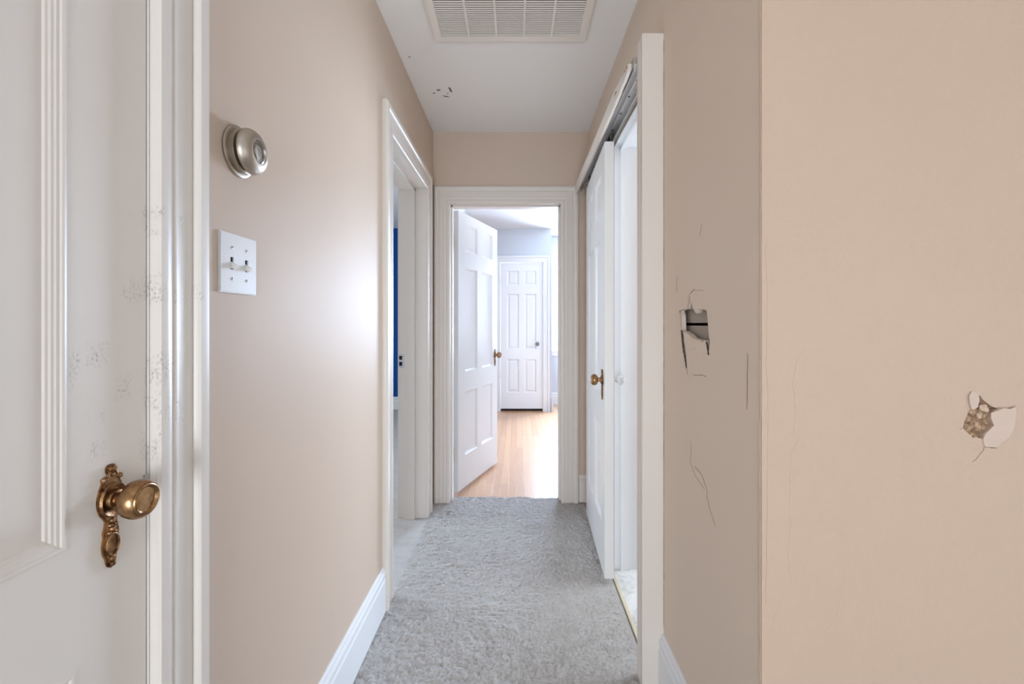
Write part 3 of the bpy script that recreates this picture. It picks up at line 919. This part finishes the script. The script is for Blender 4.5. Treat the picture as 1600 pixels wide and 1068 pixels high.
# aluminium double channel, open downwards
extr(bm, [(.397, 2.030), (.399, 2.030), (.399, 2.056), (.421, 2.056), (.421, 2.034), (.423, 2.034), (.423, 2.056), (.449, 2.056), (.449, 2.028), (.452, 2.028), (.452, 2.060), (.397, 2.060)], 0, L)
obj('track_channel', bm, M['steel'], tr)
bm = bmesh.new()
extr(bm, [(.397, 2.060), (XR - .001, 2.060), (XR - .001, 2.078), (.397, 2.078)], 0, L)
extr(bm, [(.454, 2.034), (XR - .006, 2.034), (XR - .006, 2.060), (.454, 2.060)], 0, L)
obj('track_board', bm, M['lath'], tr)
# fascia, its near end split and pulled away
bm = bmesh.new()
n = 40
rows = []
for i in range(n + 1):
    t = i / n
    y = t * (L + .025)
    near = max(0, 1 - t / .16)
    jag = random.uniform(-.004, .004) if near > 0 else 0
    x0 = .383 - .43 - .004 * max(0, 1 - t / .5)
    zt = .062 - near * .030 + jag
    zb = .003 + near * .010 + jag
    th = .011
    rows.append([bm.verts.new(p) for p in ((x0, y, zb), (x0 + th, y, zb), (x0 + th, y, zt), (x0 + .003, y, zt), (x0, y, zt - .003))])
for A, B in zip(rows, rows[1:]):
    for k in range(5):
        bm.faces.new((A[k], A[(k + 1) % 5], B[(k + 1) % 5], B[k]))
bm.faces.new(rows[0]); bm.faces.new(rows[-1])
fa = obj('fascia_board', bm, M['cream'], tr)
bm = bmesh.new()
for k in range(7):
    y = .01 + k * .028
    prism(bm, [(y, .020 + .002 * k), (y + .05, .024 + .002 * k), (y + .02, .040 + random.uniform(0, .006))], lambda u, v, d: (d, u, v), -.0500, -.0440)
obj('wood_splinter', bm, M['rawwood'], fa)
for y in (.10, .22, .36, .52, .75, 1.0, 1.25):
    bm = lathe(bmesh.new(), [(0, .0335), (.0035, .0335), (.0035, .0355), (0, .0362)], Matrix.Translation((.0065, y, 0)), 12)
    obj('screw', bm, M['dark'], tr)
for y in (.58, 1.13):
    bm = boxes([((.004, y, -.024), (.008, y + .05, .030)), ((-.006, y, -.018), (.004, y + .05, -.015))])
    lathe(bm, [(0, 0), (.010, 0), (.011, .003), (.010, .006), (0, .006)], Matrix.Translation((.008, y + .025, .022)) @ Matrix.Rotation(PI / 2, 4, 'Y'), 18)
    obj('roller_hanger', bm, M['dark'], tr)

# ------------------------------------------------------------------ thermostat
th = empty('thermostat', (XL, .884, 1.513), 'round brushed nickel thermostat on the left wall above the double switch', 'thermostat')
RX = Matrix.Rotation(PI / 2, 4, 'Y')
bm = lathe(bmesh.new(), [(0, 0), (.047, 0), (.0495, .002), (.0495, .004), (.047, .006), (.0445, .0062), (0, .0062)], RX, 56)
obj('base_plate', bm, M['nickel'], th, smooth=True)
bm = lathe(bmesh.new(), [(0, .006), (.0415, .006), (.0425, .008), (.0425, .0165), (.040, .018), (0, .018)], RX, 56)
obj('ring', bm, M['nickel'], th, smooth=True)
bm = lathe(bmesh.new(), [(0, .0178), (.0365, .0178), (.0365, .0235), (0, .0235)], RX, 56)
obj('shadow_gap', bm, M['dark'], th, smooth=True)
bm = lathe(bmesh.new(), [(.036, .0228), (.0425, .0230), (.0440, .0245), (.0438, .029), (.0415, .034), (.037, .039), (.031, .0425), (.0255, .044), (.0235, .044), (.0225, .0425), (.0215, .038), (0, .038)], RX, 64)
ds_ = obj('dial_cover', bm, M['nickel'], th, smooth=True)
bm = lathe(bmesh.new(), [(0, .038), (.0130, .038), (.0130, .0405), (.0122, .0412), (0, .0412)], RX, 40)
obj('centre_plate', bm, M['nickel'], th, smooth=True)
bm = lathe(bmesh.new(), [(.0230, .0430), (.0195, .0448), (.012, .0458), (0, .0461)], RX, 48)
obj('lens', bm, M['lens'], th, smooth=True)
bm = bmesh.new()
for k in range(26):
    a = PI * .75 + k * PI / 17
    mt = RX @ Matrix.Rotation(a, 4, 'Z')
    vs_ = [bm.verts.new(mt @ Vector(p)) for p in ((.0150, -.0003, .0383), (.0190, -.0003, .0383), (.0190, .0003, .0383), (.0150, .0003, .0383))]
    bm.faces.new(vs_)
obj('scale_marks', bm, M['dark'], th)

# ------------------------------------------------------------------ light switch
sw = empty('light_switch', (XL, .8825, 1.2905), 'white two toggle light switch plate below the thermostat', 'light switch')
bm = bmesh.new()
hw_, hh_ = .058, .057
hol = [[(c - .005, -.012), (c + .005, -.012), (c + .005, .012), (c - .005, .012)] for c in (-.023, .023)]
prism(bm, [(-hw_ + .002, -hh_ + .002), (hw_ - .002, -hh_ + .002), (hw_ - .002, hh_ - .002), (-hw_ + .002, hh_ - .002)], lambda u, v, d: (d, u, v), .0032, .0046, hol)
prism(bm, [(-hw_, -hh_), (hw_, -hh_), (hw_, hh_), (-hw_, hh_)], lambda u, v, d: (d, u, v), .0003, .0032, hol)
obj('cover_plate', bm, M['switch'], sw)
for c in (-.023, .023):
    obj('switch_body', boxes([((.0005, c - .0048, -.0118), (.002, c + .0048, .0118))]), M['dark'], sw)
    bm = bmesh.new()
    a = [(.001, c - .0042, -.010), (.001, c + .0042, -.010), (.001, c + .0042, .004), (.001, c - .0042, .004)]
    b = [(.0145, c - .0030, -.0115), (.0145, c + .0030, -.0115), (.0160, c + .0030, -.0050), (.0160, c - .0030, -.0050)]
    A = [bm.verts.new(p) for p in a]; B = [bm.verts.new(p) for p in b]
    for k in range(4): bm.faces.new((A[k], A[(k + 1) % 4], B[(k + 1) % 4], B[k]))
    bm.faces.new(A); bm.faces.new(B)
    bmesh.ops.bevel(bm, geom=list(bm.edges), offset=.0008, segments=2, affect='EDGES')
    obj('toggle', bm, M['ivory'], sw)
    for z in (.030, -.030):
        bm = lathe(bmesh.new(), [(.0032, .0044), (.0030, .0052), (.0022, .0058), (0, .0060)], Matrix.Translation((0, c, z)) @ RX, 16)
        s_ = obj('screw', bm, M['screw'], sw, smooth=True)
        obj('slot', boxes([((.0056, c - .0024, z - .0004), (.0062, c + .0024, z + .0004))]), M['dark'], s_)

# ------------------------------------------------------------------ return air grille
GX0, GX1, GY0, GY1 = -.369, .315, 1.52, 1.994
vt = empty('ceiling_vent', ((GX0 + GX1) / 2, (GY0 + GY1) / 2, H), 'large cream louvred return air grille in the ceiling', 'vent')
gx, gy = (GX1 - GX0) / 2, (GY1 - GY0) / 2
rect = lambda a, b: [(-a, -b), (a, -b), (a, b), (-a, b)]
bm = bmesh.new()
prism(bm, rect(gx, gy), fT, -.004, 0, [rect(gx - .011, gy - .011)])
prism(bm, rect(gx - .012, gy - .012), fT, -.0155, -.001, [rect(gx - .043, gy - .043)])
obj('frame', bm, M['vent'], vt)
obj('duct_backing', boxes([((-gx + .035, -gy + .035, -.0016), (gx - .035, gy - .035, -.0004))]), paint('slat_gap_shade', srgb(128, 114, 102), .8), vt)  # backing tone paints the shade between the slats
bm = bmesh.new()
ix, iy = gx - .043, gy - .043
k = int(2 * iy / .0125)
for i in range(k):
    y = -iy + (i + .5) * 2 * iy / k
    v_ = [bm.verts.new((x, yy, zz)) for x in (-ix, ix) for yy, zz in ((y + .0021, -.0112), (y + .0015, -.0116), (y - .0021, -.0084), (y - .0015, -.0080))]
    for q in range(4):
        bm.faces.new((v_[q], v_[(q + 1) % 4], v_[4 + (q + 1) % 4], v_[4 + q]))
obj('louvre_slats', bm, M['vent'], vt)
bm = bmesh.new()
for i in range(1, 5):
    x = -ix + 2 * ix * i / 5
    box(bm, (x - .004, -iy, -.0135), (x + .004, iy, -.0022))
obj('divider_bars', bm, M['vent'], vt)
for sx in (-1, 1):
    obj('screw', lathe(bmesh.new(), [(.004, -.0108), (.0035, -.0125), (0, -.0132)], Matrix.Translation((sx * (gx - .027), -gy + .06, 0)), 14), M['vent'], vt)
